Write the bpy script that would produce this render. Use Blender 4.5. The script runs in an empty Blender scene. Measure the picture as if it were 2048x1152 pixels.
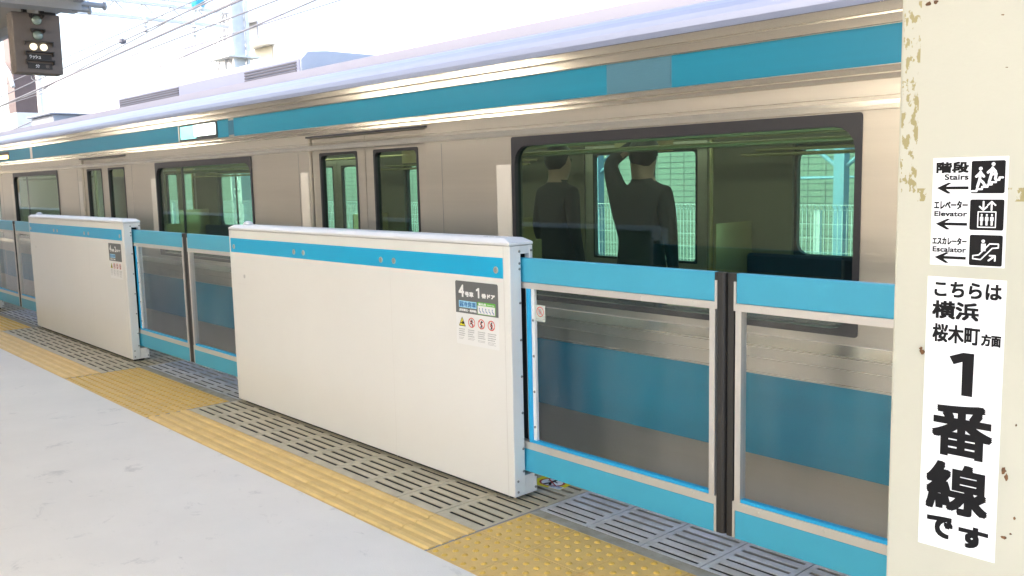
import bpy, bmesh, math, random
from mathutils import Matrix, Vector
rnd = random.Random(7)
sc = bpy.context.scene
C = sc.collection

# ------------------------------------------------------------------ camera, world, sun, exposure
cam = bpy.data.cameras.new('camera'); camo = bpy.data.objects.new('camera', cam); C.objects.link(camo)
r_ = Vector((0.67584, 0.736694, -0.022869)); u_ = Vector((-0.074107, 0.09879, 0.992345)); f_ = Vector((-0.733313, 0.668972, -0.12136))
camo.matrix_world = Matrix(((r_.x, u_.x, -f_.x, 3.0423), (r_.y, u_.y, -f_.y, -2.76475), (r_.z, u_.z, -f_.z, 1.52891), (0, 0, 0, 1)))
cam.sensor_width = 36; cam.lens = 1798.3 * 36 / 2048; cam.clip_start = 0.02; cam.clip_end = 2000
sc.camera = camo
SUN_EL, SUN_ROT = math.radians(40), math.radians(207)
w = bpy.data.worlds.new('World'); sc.world = w; w.use_nodes = True
nt = w.node_tree; bg = nt.nodes['Background']
sky = nt.nodes.new('ShaderNodeTexSky'); sky.sky_type = 'NISHITA'; sky.sun_disc = False
sky.sun_elevation = SUN_EL; sky.sun_rotation = SUN_ROT; sky.air_density = 1.0; sky.dust_density = 4.2; sky.ozone_density = 1.0
nt.links.new(sky.outputs[0], bg.inputs[0]); bg.inputs[1].default_value = 0.15
sun = bpy.data.lights.new('sun', 'SUN'); sun.energy = .6; sun.angle = math.radians(12); sun.color = (1, .97, .93)
suno = bpy.data.objects.new('sun', sun); C.objects.link(suno)
sd = Vector((math.sin(SUN_ROT) * math.cos(SUN_EL), math.cos(SUN_ROT) * math.cos(SUN_EL), math.sin(SUN_EL)))
suno.rotation_euler = sd.to_track_quat('Z', 'Y').to_euler(); suno.location = (0, 30, 40)
vs = sc.view_settings; vs.view_transform = 'Standard'; vs.look = 'None'; vs.gamma = 1; vs.use_curve_mapping = False
vs.exposure = 2.45
sc.cycles.max_bounces = 10; sc.cycles.transparent_max_bounces = 24; sc.cycles.diffuse_bounces = 5; sc.cycles.glossy_bounces = 5
sc.cycles.use_denoising = True; sc.cycles.caustics_reflective = False; sc.cycles.caustics_refractive = False
LAMP_E = 19.0
TRAIN_LAMP_E = 1.1

# ------------------------------------------------------------------ materials
def mat(name, col, rough=.5, metal=0., var=0., vscale=6., bump=0., bscale=60., stretch=(1, 1, 1), col2=None, spec=.5, rvar=0., coat=0.):
    m = bpy.data.materials.new(name); m.use_nodes = True; t = m.node_tree; b = t.nodes['Principled BSDF']
    b.inputs['Base Color'].default_value = (*col, 1); b.inputs['Roughness'].default_value = rough; b.inputs['Metallic'].default_value = metal
    b.inputs['Specular IOR Level'].default_value = spec
    if coat: b.inputs['Coat Weight'].default_value = coat; b.inputs['Coat Roughness'].default_value = .12
    if var or bump or rvar:
        tc = t.nodes.new('ShaderNodeTexCoord'); mp = t.nodes.new('ShaderNodeMapping'); mp.inputs['Scale'].default_value = stretch
        t.links.new(tc.outputs['Object'], mp.inputs[0])
    if var or rvar:
        n = t.nodes.new('ShaderNodeTexNoise'); n.inputs['Scale'].default_value = vscale; n.inputs['Detail'].default_value = 6; n.inputs['Roughness'].default_value = .65
        t.links.new(mp.outputs[0], n.inputs['Vector'])
        r = t.nodes.new('ShaderNodeValToRGB'); r.color_ramp.elements[0].position = .3; r.color_ramp.elements[1].position = .72
        c2 = col2 or tuple(c * (1 - var) for c in col)
        r.color_ramp.elements[0].color = (*c2, 1); r.color_ramp.elements[1].color = (*col, 1)
        t.links.new(n.outputs['Fac'], r.inputs[0])
        if var: t.links.new(r.outputs[0], b.inputs['Base Color'])
        if rvar:
            mr = t.nodes.new('ShaderNodeMapRange'); mr.inputs[3].default_value = max(.02, rough - rvar); mr.inputs[4].default_value = rough + rvar
            t.links.new(n.outputs['Fac'], mr.inputs[0]); t.links.new(mr.outputs[0], b.inputs['Roughness'])
    if bump:
        n2 = t.nodes.new('ShaderNodeTexNoise'); n2.inputs['Scale'].default_value = bscale; n2.inputs['Detail'].default_value = 4
        t.links.new(mp.outputs[0], n2.inputs['Vector'])
        bp = t.nodes.new('ShaderNodeBump'); bp.inputs['Strength'].default_value = bump; bp.inputs['Distance'].default_value = .01
        t.links.new(n2.outputs['Fac'], bp.inputs['Height']); t.links.new(bp.outputs[0], b.inputs['Normal'])
    return m

def emis(name, col, s):
    m = bpy.data.materials.new(name); m.use_nodes = True; t = m.node_tree; b = t.nodes['Principled BSDF']
    b.inputs['Base Color'].default_value = (.6, .6, .6, 1); b.inputs['Emission Color'].default_value = (*col, 1); b.inputs['Emission Strength'].default_value = s
    return m

def glass(name, tint, base=.05, rough=.0, haze=0.):
    m = bpy.data.materials.new(name); m.use_nodes = True; t = m.node_tree
    t.nodes.remove(t.nodes['Principled BSDF']); out = t.nodes['Material Output']
    tr = t.nodes.new('ShaderNodeBsdfTransparent'); tr.inputs[0].default_value = (*tint, 1)
    gl = t.nodes.new('ShaderNodeBsdfGlossy'); gl.inputs['Roughness'].default_value = rough
    lw = t.nodes.new('ShaderNodeLayerWeight'); lw.inputs[0].default_value = .5
    p = t.nodes.new('ShaderNodeMath'); p.operation = 'POWER'; p.inputs[1].default_value = 5.0
    ma = t.nodes.new('ShaderNodeMath'); ma.operation = 'MULTIPLY_ADD'; ma.inputs[1].default_value = .9 - base; ma.inputs[2].default_value = base
    mx = t.nodes.new('ShaderNodeMixShader')
    t.links.new(lw.outputs['Facing'], p.inputs[0]); t.links.new(p.outputs[0], ma.inputs[0]); t.links.new(ma.outputs[0], mx.inputs[0])
    t.links.new(tr.outputs[0], mx.inputs[1]); t.links.new(gl.outputs[0], mx.inputs[2]); last = mx
    if haze:
        df = t.nodes.new('ShaderNodeBsdfDiffuse'); df.inputs[0].default_value = (.7, .72, .72, 1)
        m2 = t.nodes.new('ShaderNodeMixShader'); m2.inputs[0].default_value = haze
        tc = t.nodes.new('ShaderNodeTexCoord'); mp = t.nodes.new('ShaderNodeMapping'); mp.inputs['Scale'].default_value = (5, 1, .8); mp.inputs['Rotation'].default_value = (0, .5, 0)
        nz = t.nodes.new('ShaderNodeTexNoise'); nz.inputs['Scale'].default_value = 1.6; nz.inputs['Detail'].default_value = 5
        mr = t.nodes.new('ShaderNodeMapRange'); mr.inputs[1].default_value = .35; mr.inputs[2].default_value = .75; mr.inputs[3].default_value = haze * .4; mr.inputs[4].default_value = haze * 2.4
        t.links.new(tc.outputs['Object'], mp.inputs[0]); t.links.new(mp.outputs[0], nz.inputs['Vector']); t.links.new(nz.outputs['Fac'], mr.inputs[0]); t.links.new(mr.outputs[0], m2.inputs[0])
        t.links.new(mx.outputs[0], m2.inputs[1]); t.links.new(df.outputs[0], m2.inputs[2]); last = m2
    t.links.new(last.outputs[0], out.inputs[0])
    return m

def scuffs(m, col, scale, thr, amount, stretch=(1, 1, 1)):
    # scattered wear marks mixed over whatever feeds the base colour
    t = m.node_tree; b = t.nodes['Principled BSDF']; L = t.links.new
    tc = t.nodes.new('ShaderNodeTexCoord'); mp = t.nodes.new('ShaderNodeMapping'); mp.inputs['Scale'].default_value = stretch; mp.inputs['Location'].default_value = (3.7, scale, 1.3)
    n = t.nodes.new('ShaderNodeTexNoise'); n.inputs['Scale'].default_value = scale; n.inputs['Detail'].default_value = 9; n.inputs['Roughness'].default_value = .72; n.inputs['Distortion'].default_value = .6
    r = t.nodes.new('ShaderNodeMapRange'); r.inputs[1].default_value = thr; r.inputs[2].default_value = thr + .09; r.inputs[4].default_value = amount
    x = t.nodes.new('ShaderNodeMix'); x.data_type = 'RGBA'; x.inputs[7].default_value = (*col, 1)
    L(tc.outputs['Object'], mp.inputs[0]); L(mp.outputs[0], n.inputs['Vector']); L(n.outputs['Fac'], r.inputs[0]); L(r.outputs[0], x.inputs[0])
    i = b.inputs['Base Color']
    if i.links: L(i.links[0].from_socket, x.inputs[6])
    else: x.inputs[6].default_value = i.default_value
    L(x.outputs[2], i)

M = {}
M['concrete'] = mat('concrete', (.77, .735, .675), .7, var=.07, vscale=2.2, bump=.15, bscale=160)
scuffs(M['concrete'], (.46, .44, .41), 4.5, .60, .55)
scuffs(M['concrete'], (.40, .38, .35), 14, .645, .55, (.6, 1.6, 1))
scuffs(M['concrete'], (.26, .25, .23), 45, .67, .6)
M['grate'] = mat('grate', (.56, .505, .375), .6, var=.5, vscale=9, col2=(.42, .38, .27), bump=.25, bscale=160)
M['gate_grate_sky'] = mat('gate_grate_sky', (.66, .68, .72), .38, var=.5, vscale=8, col2=(.44, .43, .40), bump=.2, bscale=160)  # paler and bluer than the other grating: sky gleam put into the colour
M['edge_concrete'] = mat('edge_concrete', (.40, .39, .35), .7, var=.5, vscale=10, col2=(.24, .21, .14), bump=.2)
M['dark'] = mat('dark', (.025, .025, .027), .7)
M['yellow_tile'] = mat('yellow_tile', (.72, .48, .145), .55, var=.3, vscale=9, col2=(.60, .40, .14), bump=.15, bscale=120)
scuffs(M['yellow_tile'], (.24, .17, .08), 26, .66, .6)
M['yellow_bar_lit'] = mat('yellow_bar_lit', (.80, .56, .20), .5, var=.35, vscale=7, col2=(.66, .45, .15), bump=.1, bscale=120)  # paler than the tile: light on the ridges put into the colour, plus wear
scuffs(M['yellow_bar_lit'], (.30, .20, .08), 18, .64, .6, (.5, 3, 1))
M['yellow_dot'] = mat('yellow_dot', (.72, .46, .07), .4, var=.3, vscale=30, col2=(.56, .33, .05))
M['tile_joint'] = mat('tile_joint', (.42, .30, .15), .8)
M['barrier_paint'] = mat('barrier_paint', (.83, .82, .785), .33, var=.03, vscale=1.5, bump=.02, bscale=300, coat=.25)
M['barrier_lid'] = mat('barrier_lid', (.80, .80, .79), .35)
M['seam'] = mat('seam', (.25, .24, .23), .7)
M['band_blue'] = mat('band_blue', (.0, .42, .74), .35)
M['leaf_blue'] = mat('leaf_blue', (.06, .42, .62), .33, var=.05, vscale=2, rvar=.05)
M['sill_blue'] = mat('sill_blue', (.02, .42, .78), .35)
M['alu'] = mat('alu', (.68, .655, .62), .42, .55, rvar=.06, vscale=3, stretch=(.5, 6, 6))
M['steel'] = mat('steel', (.62, .61, .6), .3, .9)
M['bolt'] = mat('bolt', (.30, .29, .27), .35, .8)
M['rubber'] = mat('rubber', (.03, .028, .027), .5)
M['gate_glass'] = glass('gate_glass', (.955, .965, .965), .012, .01, haze=.016)
M['sticker_grey'] = mat('sticker_grey', (.145, .15, .15), .5)
M['white'] = mat('white', (.84, .84, .83), .5)
M['black'] = mat('black', (.006, .0055, .006), .6, spec=.2)
M['ink_grey'] = mat('ink_grey', (.42, .42, .42), .6)
M['light_blue'] = mat('light_blue', (.38, .72, .9), .5)
M['deep_blue'] = mat('deep_blue', (.04, .19, .46), .5)
M['green'] = mat('green', (.13, .48, .05), .5)
M['red'] = mat('red', (.72, .05, .03), .5)
M['warn_yellow'] = mat('warn_yellow', (.85, .72, .02), .5)
M['train_steel'] = mat('train_steel', (.64, .585, .50), .34, .88, rvar=.09, vscale=2.6, var=.10, bump=.05, bscale=30, stretch=(.16, 4, 5))
M['train_rail'] = mat('train_rail', (.70, .65, .56), .19, .9, rvar=.03, vscale=3, stretch=(.2, 3, 3))
M['train_band'] = mat('train_band', (.008, .225, .33), .40, var=.12, vscale=3, stretch=(.15, 3, 5), rvar=.06, spec=.4)
M['train_roof'] = mat('train_roof', (.20, .225, .30), .38, .2, rvar=.08, vscale=2, stretch=(.2, 3, 3))
M['train_ledge_shade'] = mat('train_ledge_shade', (.17, .17, .215), .5)  # roof colour darkened for the shade on the curb's platform side
M['pale_cream'] = mat('pale_cream', (.72, .66, .56), .5)
M['train_dark'] = mat('train_dark', (.03, .028, .03), .4)
M['train_glass'] = glass('train_glass', (.70, .855, .785), .055, .0)
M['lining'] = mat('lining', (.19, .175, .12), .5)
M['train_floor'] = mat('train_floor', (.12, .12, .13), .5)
M['seat'] = mat('seat', (.015, .022, .06), .8, var=.4, vscale=30)
M['led'] = emis('led', (.02, .72, .66), .42)
M['led_white'] = emis('led_white', (.85, 1., .93), 1.2)
M['glow_amber'] = emis('glow_amber', (1., .62, .15), 1.6)
M['train_tube'] = emis('train_tube', (1., .93, .72), TRAIN_LAMP_E)
M['tube'] = emis('tube', (1., .90, .74), LAMP_E)
M['lamp_lit'] = emis('lamp_lit', (1., .86, .55), .3)
M['canopy'] = mat('canopy', (.36, .33, .29), .7, var=.12, vscale=2)
M['canopy_steel'] = mat('canopy_steel', (.30, .32, .35), .5, var=.12, vscale=4)
M['added_back_wall'] = mat('added_back_wall', (.66, .61, .53), .7, var=.1, vscale=1)
M['signal'] = mat('signal', (.135, .112, .10), .6, var=.15, vscale=20)
M['signal_dark'] = mat('signal_dark', (.03, .026, .025), .6)
M['lens'] = mat('lens', (.20, .26, .22), .15, coat=1)
M['lens_ring'] = mat('lens_ring', (.42, .5, .42), .3)
M['galv'] = mat('galv', (.78, .79, .80), .5, .2, var=.12, vscale=5)
M['wire'] = mat('wire', (.16, .16, .18), .5, .4)
M['insulator'] = mat('insulator', (.62, .63, .66), .3)
M['tank_blue'] = mat('tank_blue', (.06, .45, .7), .4)
M['pillar_brown'] = mat('pillar_brown', (.17, .125, .12), .7, var=.15, vscale=6)
M['ac_side'] = mat('ac_side', (.17, .185, .26), .5)
M['ac_louvre'] = mat('ac_louvre', (.05, .05, .065), .5)
M['house'] = mat('house', (.88, .87, .86), .8, var=.06, vscale=1.2)
M['house_dark'] = mat('house_dark', (.20, .21, .22), .5)
M['house_tan'] = mat('house_tan', (.48, .45, .36), .6)
M['far_wall'] = mat('far_wall', (.24, .28, .24), .7, var=.08, vscale=.7)
M['far_joint'] = mat('far_joint', (.10, .11, .12), .8)
M['mesh_white'] = mat('mesh_white', (.82, .86, .88), .45)
M['blue_steel'] = mat('blue_steel', (.22, .36, .50), .5)
M['ballast'] = mat('ballast', (.17, .155, .14), .9, var=.6, vscale=40, bump=1., bscale=60)
M['ground'] = mat('ground', (.22, .21, .19), .9, var=.3, vscale=.4)
M['rail_steel'] = mat('rail_steel', (.25, .2, .17), .4, .8)
M['strap_grey'] = mat('strap_grey', (.20, .20, .18), .6)
M['skin'] = mat('skin', (.36, .22, .16), .5)
M['hair'] = mat('hair', (.015, .012, .011), .5)
M['coat_dark'] = mat('coat_dark', (.022, .023, .028), .85)
M['coat_brown'] = mat('coat_brown', (.14, .07, .03), .85)
M['trousers'] = mat('trousers', (.025, .027, .035), .85)
M['poster'] = mat('poster', (.62, .56, .30), .6, var=.3, vscale=5, col2=(.42, .26, .12))
M['rust'] = mat('rust', (.22, .10, .035), .9, var=.6, vscale=120, col2=(.05, .03, .02))

def column_paint():
    m = mat('column_paint', (.48, .468, .375), .45, var=.05, vscale=3., bump=.06, bscale=90)
    t = m.node_tree; b = t.nodes['Principled BSDF']; N = t.nodes.new; L = t.links.new
    base = b.inputs['Base Color'].links[0].from_socket
    tc = N('ShaderNodeTexCoord'); sp = N('ShaderNodeSeparateXYZ'); L(tc.outputs['Object'], sp.inputs[0])
    nz = N('ShaderNodeTexNoise'); nz.inputs['Scale'].default_value = 42; nz.inputs['Detail'].default_value = 7; nz.inputs['Roughness'].default_value = .62
    mpp = N('ShaderNodeMapping'); mpp.inputs['Scale'].default_value = (1.5, 1, .8); L(tc.outputs['Object'], mpp.inputs[0]); L(mpp.outputs[0], nz.inputs['Vector'])
    def band(sock, a, c):
        g = N('ShaderNodeMath'); g.operation = 'GREATER_THAN'; g.inputs[1].default_value = a; L(sock, g.inputs[0])
        l = N('ShaderNodeMath'); l.operation = 'LESS_THAN'; l.inputs[1].default_value = c; L(sock, l.inputs[0])
        k = N('ShaderNodeMath'); k.operation = 'MULTIPLY'; L(g.outputs[0], k.inputs[0]); L(l.outputs[0], k.inputs[1]); return k.outputs[0]
    def mul(a, c):
        k = N('ShaderNodeMath'); k.operation = 'MULTIPLY'; L(a, k.inputs[0]); L(c, k.inputs[1]); return k.outputs[0]
    def thr(v):
        g = N('ShaderNodeMath'); g.operation = 'GREATER_THAN'; g.inputs[1].default_value = v; L(nz.outputs['Fac'], g.inputs[0]); return g.outputs[0]
    v = mul(mul(band(sp.outputs[0], 2.268, 2.3), band(sp.outputs[2], 1.484, 1.835)), thr(.535))     # residue of torn-off tape
    h = mul(mul(band(sp.outputs[0], 2.302, 2.5), band(sp.outputs[2], 1.468, 1.492)), thr(.50))
    mx = N('ShaderNodeMath'); mx.operation = 'MAXIMUM'; L(v, mx.inputs[0]); L(h, mx.inputs[1])
    mix = N('ShaderNodeMix'); mix.data_type = 'RGBA'; L(mx.outputs[0], mix.inputs[0]); L(base, mix.inputs[6]); mix.inputs[7].default_value = (.30, .25, .11, 1)
    L(mix.outputs[2], b.inputs['Base Color'])
    return m
M['column_paint'] = column_paint()

# ------------------------------------------------------------------ helpers
class MB:
    def __init__(s): s.v = []; s.f = []; s.mi = []; s.log = []
    def add(s, vs, fs, mi=0):
        o = len(s.v); s.log.append((o, len(s.f))); s.v += [tuple(q) for q in vs]; s.f += [tuple(i + o for i in f) for f in fs]; s.mi += [mi] * len(fs); return s
    def parts(s):
        for k, (o, f) in enumerate(s.log):
            o2, f2 = s.log[k + 1] if k + 1 < len(s.log) else (len(s.v), len(s.f))
            yield s.v[o:o2], o2 - o, [tuple(i - o for i in q) for q in s.f[f:f2]], s.mi[f:f2]
    def box(s, x0, x1, y0, y1, z0, z1, mi=0):
        return s.add([(x0, y0, z0), (x1, y0, z0), (x1, y1, z0), (x0, y1, z0), (x0, y0, z1), (x1, y0, z1), (x1, y1, z1), (x0, y1, z1)],
                     [(0, 3, 2, 1), (4, 5, 6, 7), (0, 1, 5, 4), (1, 2, 6, 5), (2, 3, 7, 6), (3, 0, 4, 7)], mi)
    def tube(s, p0, p1, r0, r1=None, n=10, mi=0, caps=True):
        r1 = r0 if r1 is None else r1
        a, b = Vector(p0), Vector(p1); d = (b - a).normalized()
        x = d.orthogonal().normalized(); y = d.cross(x)
        vs = [a + (x * math.cos(2 * math.pi * i / n) + y * math.sin(2 * math.pi * i / n)) * r0 for i in range(n)]
        vs += [b + (x * math.cos(2 * math.pi * i / n) + y * math.sin(2 * math.pi * i / n)) * r1 for i in range(n)]
        fs = [(i, (i + 1) % n, n + (i + 1) % n, n + i) for i in range(n)]
        if caps: fs += [tuple(range(n - 1, -1, -1)), tuple(range(n, 2 * n))]
        return s.add(vs, fs, mi)
    def path(s, pts, r, n=8, mi=0):
        for a, b in zip(pts, pts[1:]): s.tube(a, b, r, n=n, mi=mi)
        return s
    def lathe(s, c, axis, prof, n=16, mi=0):            # prof: (distance along axis, radius)
        a = Vector(axis).normalized(); x = a.orthogonal().normalized(); y = a.cross(x); c = Vector(c); vs = []; fs = []
        for d, r in prof: vs += [c + a * d + (x * math.cos(2 * math.pi * i / n) + y * math.sin(2 * math.pi * i / n)) * r for i in range(n)]
        for k in range(len(prof) - 1): fs += [(k * n + i, k * n + (i + 1) % n, (k + 1) * n + (i + 1) % n, (k + 1) * n + i) for i in range(n)]
        fs += [tuple(range(n - 1, -1, -1)), tuple(range((len(prof) - 1) * n, len(prof) * n))]
        return s.add(vs, fs, mi)
    def extrude_x(s, prof, x0, x1, mi=0, close=True, caps=True):      # prof: (y, z) polygon, swept along x
        n = len(prof); vs = [(x0, y, z) for y, z in prof] + [(x1, y, z) for y, z in prof]
        fs = [(i, (i + 1) % n, n + (i + 1) % n, n + i) for i in range(n if close else n - 1)]
        if caps and close: fs += [tuple(range(n - 1, -1, -1)), tuple(range(n, 2 * n))]
        return s.add(vs, fs, mi)
    def build(s, name, mats, parent=None, bevel=0, smooth=False, seg=1, fix=True):
        me = bpy.data.meshes.new(name); me.from_pydata(s.v, [], s.f)
        if not isinstance(mats, (list, tuple)): mats = [mats]
        for m in mats: me.materials.append(M[m] if isinstance(m, str) else m)
        for p, i in zip(me.polygons, s.mi): p.material_index = i
        if bevel or fix:
            bm = bmesh.new(); bm.from_mesh(me)
            if fix: bmesh.ops.recalc_face_normals(bm, faces=bm.faces)
            if bevel: bmesh.ops.bevel(bm, geom=list(bm.edges), offset=bevel, segments=seg, affect='EDGES', profile=.5, clamp_overlap=True)
            bm.to_mesh(me); bm.free()
        if smooth:
            for p in me.polygons: p.use_smooth = True
        o = bpy.data.objects.new(name, me); C.objects.link(o)
        if parent: o.parent = parent
        return o

def each(mb, name, mats, parent, **k):
    # one object per piece added to mb
    outs = []
    for a0, n0, f0, m0 in mb.parts():
        q = MB(); q.v, q.f, q.mi = a0, f0, m0; outs.append(q.build(name, mats, parent, **k))
    return outs

def tag(o, label=None, cat=None, group=None, kind=None):
    if label: o['label'] = label
    if cat: o['category'] = cat
    if group: o['group'] = group
    if kind: o['kind'] = kind
    return o
def thing(name, label, cat, loc=(0, 0, 0), group=None):
    o = bpy.data.objects.new(name, None); C.objects.link(o); o.location = loc; o.empty_display_size = .2
    return tag(o, label, cat, group)
def copy_tree(o, parent=None, loc=None, label=None):
    c = o.copy(); C.objects.link(c); c.parent = parent
    if loc is not None: c.location = loc
    if label: c['label'] = label
    for ch in list(o.children): copy_tree(ch, c)
    return c

_tc = {}
def text_data(body):
    if body not in _tc:
        cu = bpy.data.curves.new('txt', 'FONT'); cu.body = body; cu.size = 1; cu.resolution_u = 4
        ob = bpy.data.objects.new('txt', cu); C.objects.link(ob)
        dg = bpy.context.evaluated_depsgraph_get(); dg.update()
        me = bpy.data.meshes.new_from_object(ob.evaluated_get(dg))
        vs = [tuple(v.co[:2]) for v in me.vertices]; fs = [tuple(p.vertices) for p in me.polygons]
        bpy.data.objects.remove(ob); bpy.data.curves.remove(cu); bpy.data.meshes.remove(me)
        x0 = min(v[0] for v in vs); x1 = max(v[0] for v in vs); y0 = min(v[1] for v in vs); y1 = max(v[1] for v in vs)
        _tc[body] = ([((v[0] - x0) / (x1 - x0), (v[1] - y0) / (y1 - y0)) for v in vs], fs)
    return _tc[body]

class Draw:
    """flat printed shapes on a plane; fmap turns (u, v, height above the plane) into a point"""
    def __init__(s, fmap, base=.0004): s.fm = fmap; s.h = base; s.mb = MB()
    def poly(s, pts, h=0): return s.mb.add([s.fm(u, v, s.h + h) for u, v in pts], [tuple(range(len(pts)))])
    def rect(s, u0, v0, u1, v1, h=0): return s.poly([(u0, v0), (u1, v0), (u1, v1), (u0, v1)], h)
    def rrect(s, u0, v0, u1, v1, r, h=0):
        pts = []
        for cx, cy, a in ((u1 - r, v1 - r, 0), (u0 + r, v1 - r, 90), (u0 + r, v0 + r, 180), (u1 - r, v0 + r, 270)):
            for k in range(5): t = math.radians(a + 22.5 * k); pts.append((cx + r * math.cos(t), cy + r * math.sin(t)))
        return s.poly(pts, h)
    def disc(s, u, v, ru, rv=None, h=0, n=28):
        rv = rv or ru; return s.poly([(u + ru * math.cos(2 * math.pi * i / n), v + rv * math.sin(2 * math.pi * i / n)) for i in range(n)], h)
    def ring(s, u, v, ru, rv, wd, h=0, n=32):
        for i in range(n):
            a, b = 2 * math.pi * i / n, 2 * math.pi * (i + 1) / n
            s.poly([(u + (ru - wd) * math.cos(a), v + (rv - wd) * math.sin(a)), (u + ru * math.cos(a), v + rv * math.sin(a)),
                    (u + ru * math.cos(b), v + rv * math.sin(b)), (u + (ru - wd) * math.cos(b), v + (rv - wd) * math.sin(b))], h)
    def stroke(s, pts, wd, h=0, caps=True):
        k = 0
        for (a, b), (c, d) in zip(pts, pts[1:]):
            l = math.hypot(c - a, d - b); nx, ny = -(d - b) / l * wd / 2, (c - a) / l * wd / 2
            s.poly([(a - nx, b - ny), (c - nx, d - ny), (c + nx, d + ny), (a + nx, b + ny)], h + k * 1e-5); k += 1
        if caps:
            for a, b in pts: s.disc(a, b, wd / 2, h=h + k * 1e-5, n=10); k += 1
    def text(s, body, u0, v0, u1, v1, bold=0, h=0):
        vs, fs = text_data(body); d = bold
        offs = [(0, 0)] + ([(d * i, d * j) for i in (-1, 0, 1) for j in (-1, 0, 1) if i or j] if d else [])
        for k, (a, b) in enumerate(offs):
            s.mb.add([s.fm(u0 + d + x * (u1 - u0 - 2 * d) + a, v0 + d + y * (v1 - v0 - 2 * d) + b, s.h + h + k * 1.2e-5) for x, y in vs], fs)
    def build(s, name, m, parent): return s.mb.build(name, m, parent, fix=False)

def front(y): return lambda u, v, h: (u, y - h, v)

# ------------------------------------------------------------------ setting: ground, platform
MB().add([(-900, -900, -1.32), (900, -900, -1.32), (900, 900, -1.32), (-900, 900, -1.32)], [(0, 1, 2, 3)]).build('ground', 'ground')['kind'] = 'structure'
MB().box(-70, 30, .46, 9.5, -1.31, -1.12).build('track_bed', 'ballast')['kind'] = 'structure'
XL, XR = -46.0, 12.0
XC = 2.9
MB().box(XL, XR, -8.2, -.64, -1.3, 0).build('platform_floor', 'concrete')['kind'] = 'structure'
MB().box(XL, XR, -.6398, .45, -1.3, -.14).build('platform_base', 'dark')['kind'] = 'structure'  # near-black, so the shade inside the grating slots is in the colour

P = 4.94
GATES = [(.14, 1.94), (-4.68, -2.93), (-9.62, -7.87), (-14.56, -12.81)]       # block paving in front of each gate
STRIPES = [(-2.93, .14), (-7.87, -4.68), (-12.81, -9.62)]
# tactile paving
tp, td, tj = MB(), MB(), MB()
for x0, x1 in GATES:
    n = 6; dx = (x1 - x0) / n
    for i in range(n):
        for y0, y1 in ((-.638, -.343), (-.339, -.045)):
            tp.box(x0 + i * dx + .002, x0 + (i + 1) * dx - .002, y0, y1, -.03, -.0005 + rnd.uniform(-.0005, .0008))
            for a in range(5):
                for b in range(5):
                    cx, cy = x0 + i * dx + dx * (a + .5) / 5, y0 + .295 * (b + .5) / 5
                    td.lathe((cx, cy, -.001), (0, 0, 1), ((0, .0145), (.004, .0115), (.0068, .0065)), n=8)
for x0, x1 in STRIPES:
    n = 11; dx = (x1 - x0) / n
    for i in range(n):
        a, b = x0 + i * dx + .002, x0 + (i + 1) * dx - .002
        tp.box(a, b, -.638, -.352, -.03, -.0005 + rnd.uniform(-.0005, .0008))
        for k in range(4):
            y = -.604 + k * .072
            td.add([(a, y - .024, -.001), (b, y - .024, -.001), (b, y - .013, .007), (a, y - .013, .007), (b, y + .013, .007), (a, y + .013, .007), (b, y + .024, -.001), (a, y + .024, -.001)],
                   [(0, 1, 2, 3), (3, 2, 4, 5), (5, 4, 6, 7), (0, 3, 5, 7), (1, 6, 4, 2)], 1)
tpo = tp.build('tactile_paving', 'yellow_tile'); tag(tpo, kind='structure')
tdo = td.build('tactile_bumps', ['yellow_dot', 'yellow_bar_lit'], tpo)
MB().box(XL, -14.56, -.638, -.05, -.03, 0).box(1.94, XR, -.638, -.05, -.03, 0).build('tactile_paving_end', 'yellow_tile')['kind'] = 'structure'
jm = MB()
for x in (.138, -2.93, -4.68, -7.87, -9.62): jm.box(x - .006, x + .006, -.638, .06, -.03, .0006)
jm.build('expansion_joint', 'seam')['kind'] = 'structure'

def slotted(mb, x0, x1, y0, y1, slots, margin=.027):
    """one cast slab with open drainage slots running along x"""
    ys = sorted(slots); a = y0
    for s_ in ys:
        if s_ - .0105 > a: mb.box(x0, x1, a, s_ - .0105, -.0045, 0)
        mb.box(x0, x0 + margin, s_ - .0105, s_ + .0105, -.0045, 0); mb.box(x1 - margin, x1, s_ - .0105, s_ + .0105, -.0045, 0); a = s_ + .0105
    mb.box(x0, x1, a, y1, -.0045, 0)
gb, gg, ge = MB(), MB(), MB()
for x0, x1 in STRIPES:
    n = 10 if x0 > -5 else 11; dx = (x1 - x0) / n
    for i in range(n):
        slotted(gb, x0 + i * dx + .0025, x0 + (i + 1) * dx - .0025, -.349, .44, [-.287 + .057 * k for k in range(12)])
for x0, x1 in GATES[:3]:
    n = 6; dx = (x1 - x0) / n
    for i in range(n):
        slotted(gg, x0 + i * dx + .003, x0 + (i + 1) * dx - .003, .022, .44, [.05 + .057 * k for k in range(7)], .022)
    ge.box(x0 + .002, x1 - .002, -.043, .019, -.031, -.001)
gb.build('platform_grating', 'grate')['kind'] = 'structure'
gg.build('gate_grating', 'gate_grate_sky')['kind'] = 'structure'
ge.build('edge_strip', 'edge_concrete')['kind'] = 'structure'
MB().box(XL, -14.57, -.04, .45, -.031, 0).box(1.96, XR, -.04, .45, -.031, 0).build('platform_edge', 'edge_concrete')['kind'] = 'structure'

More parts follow.
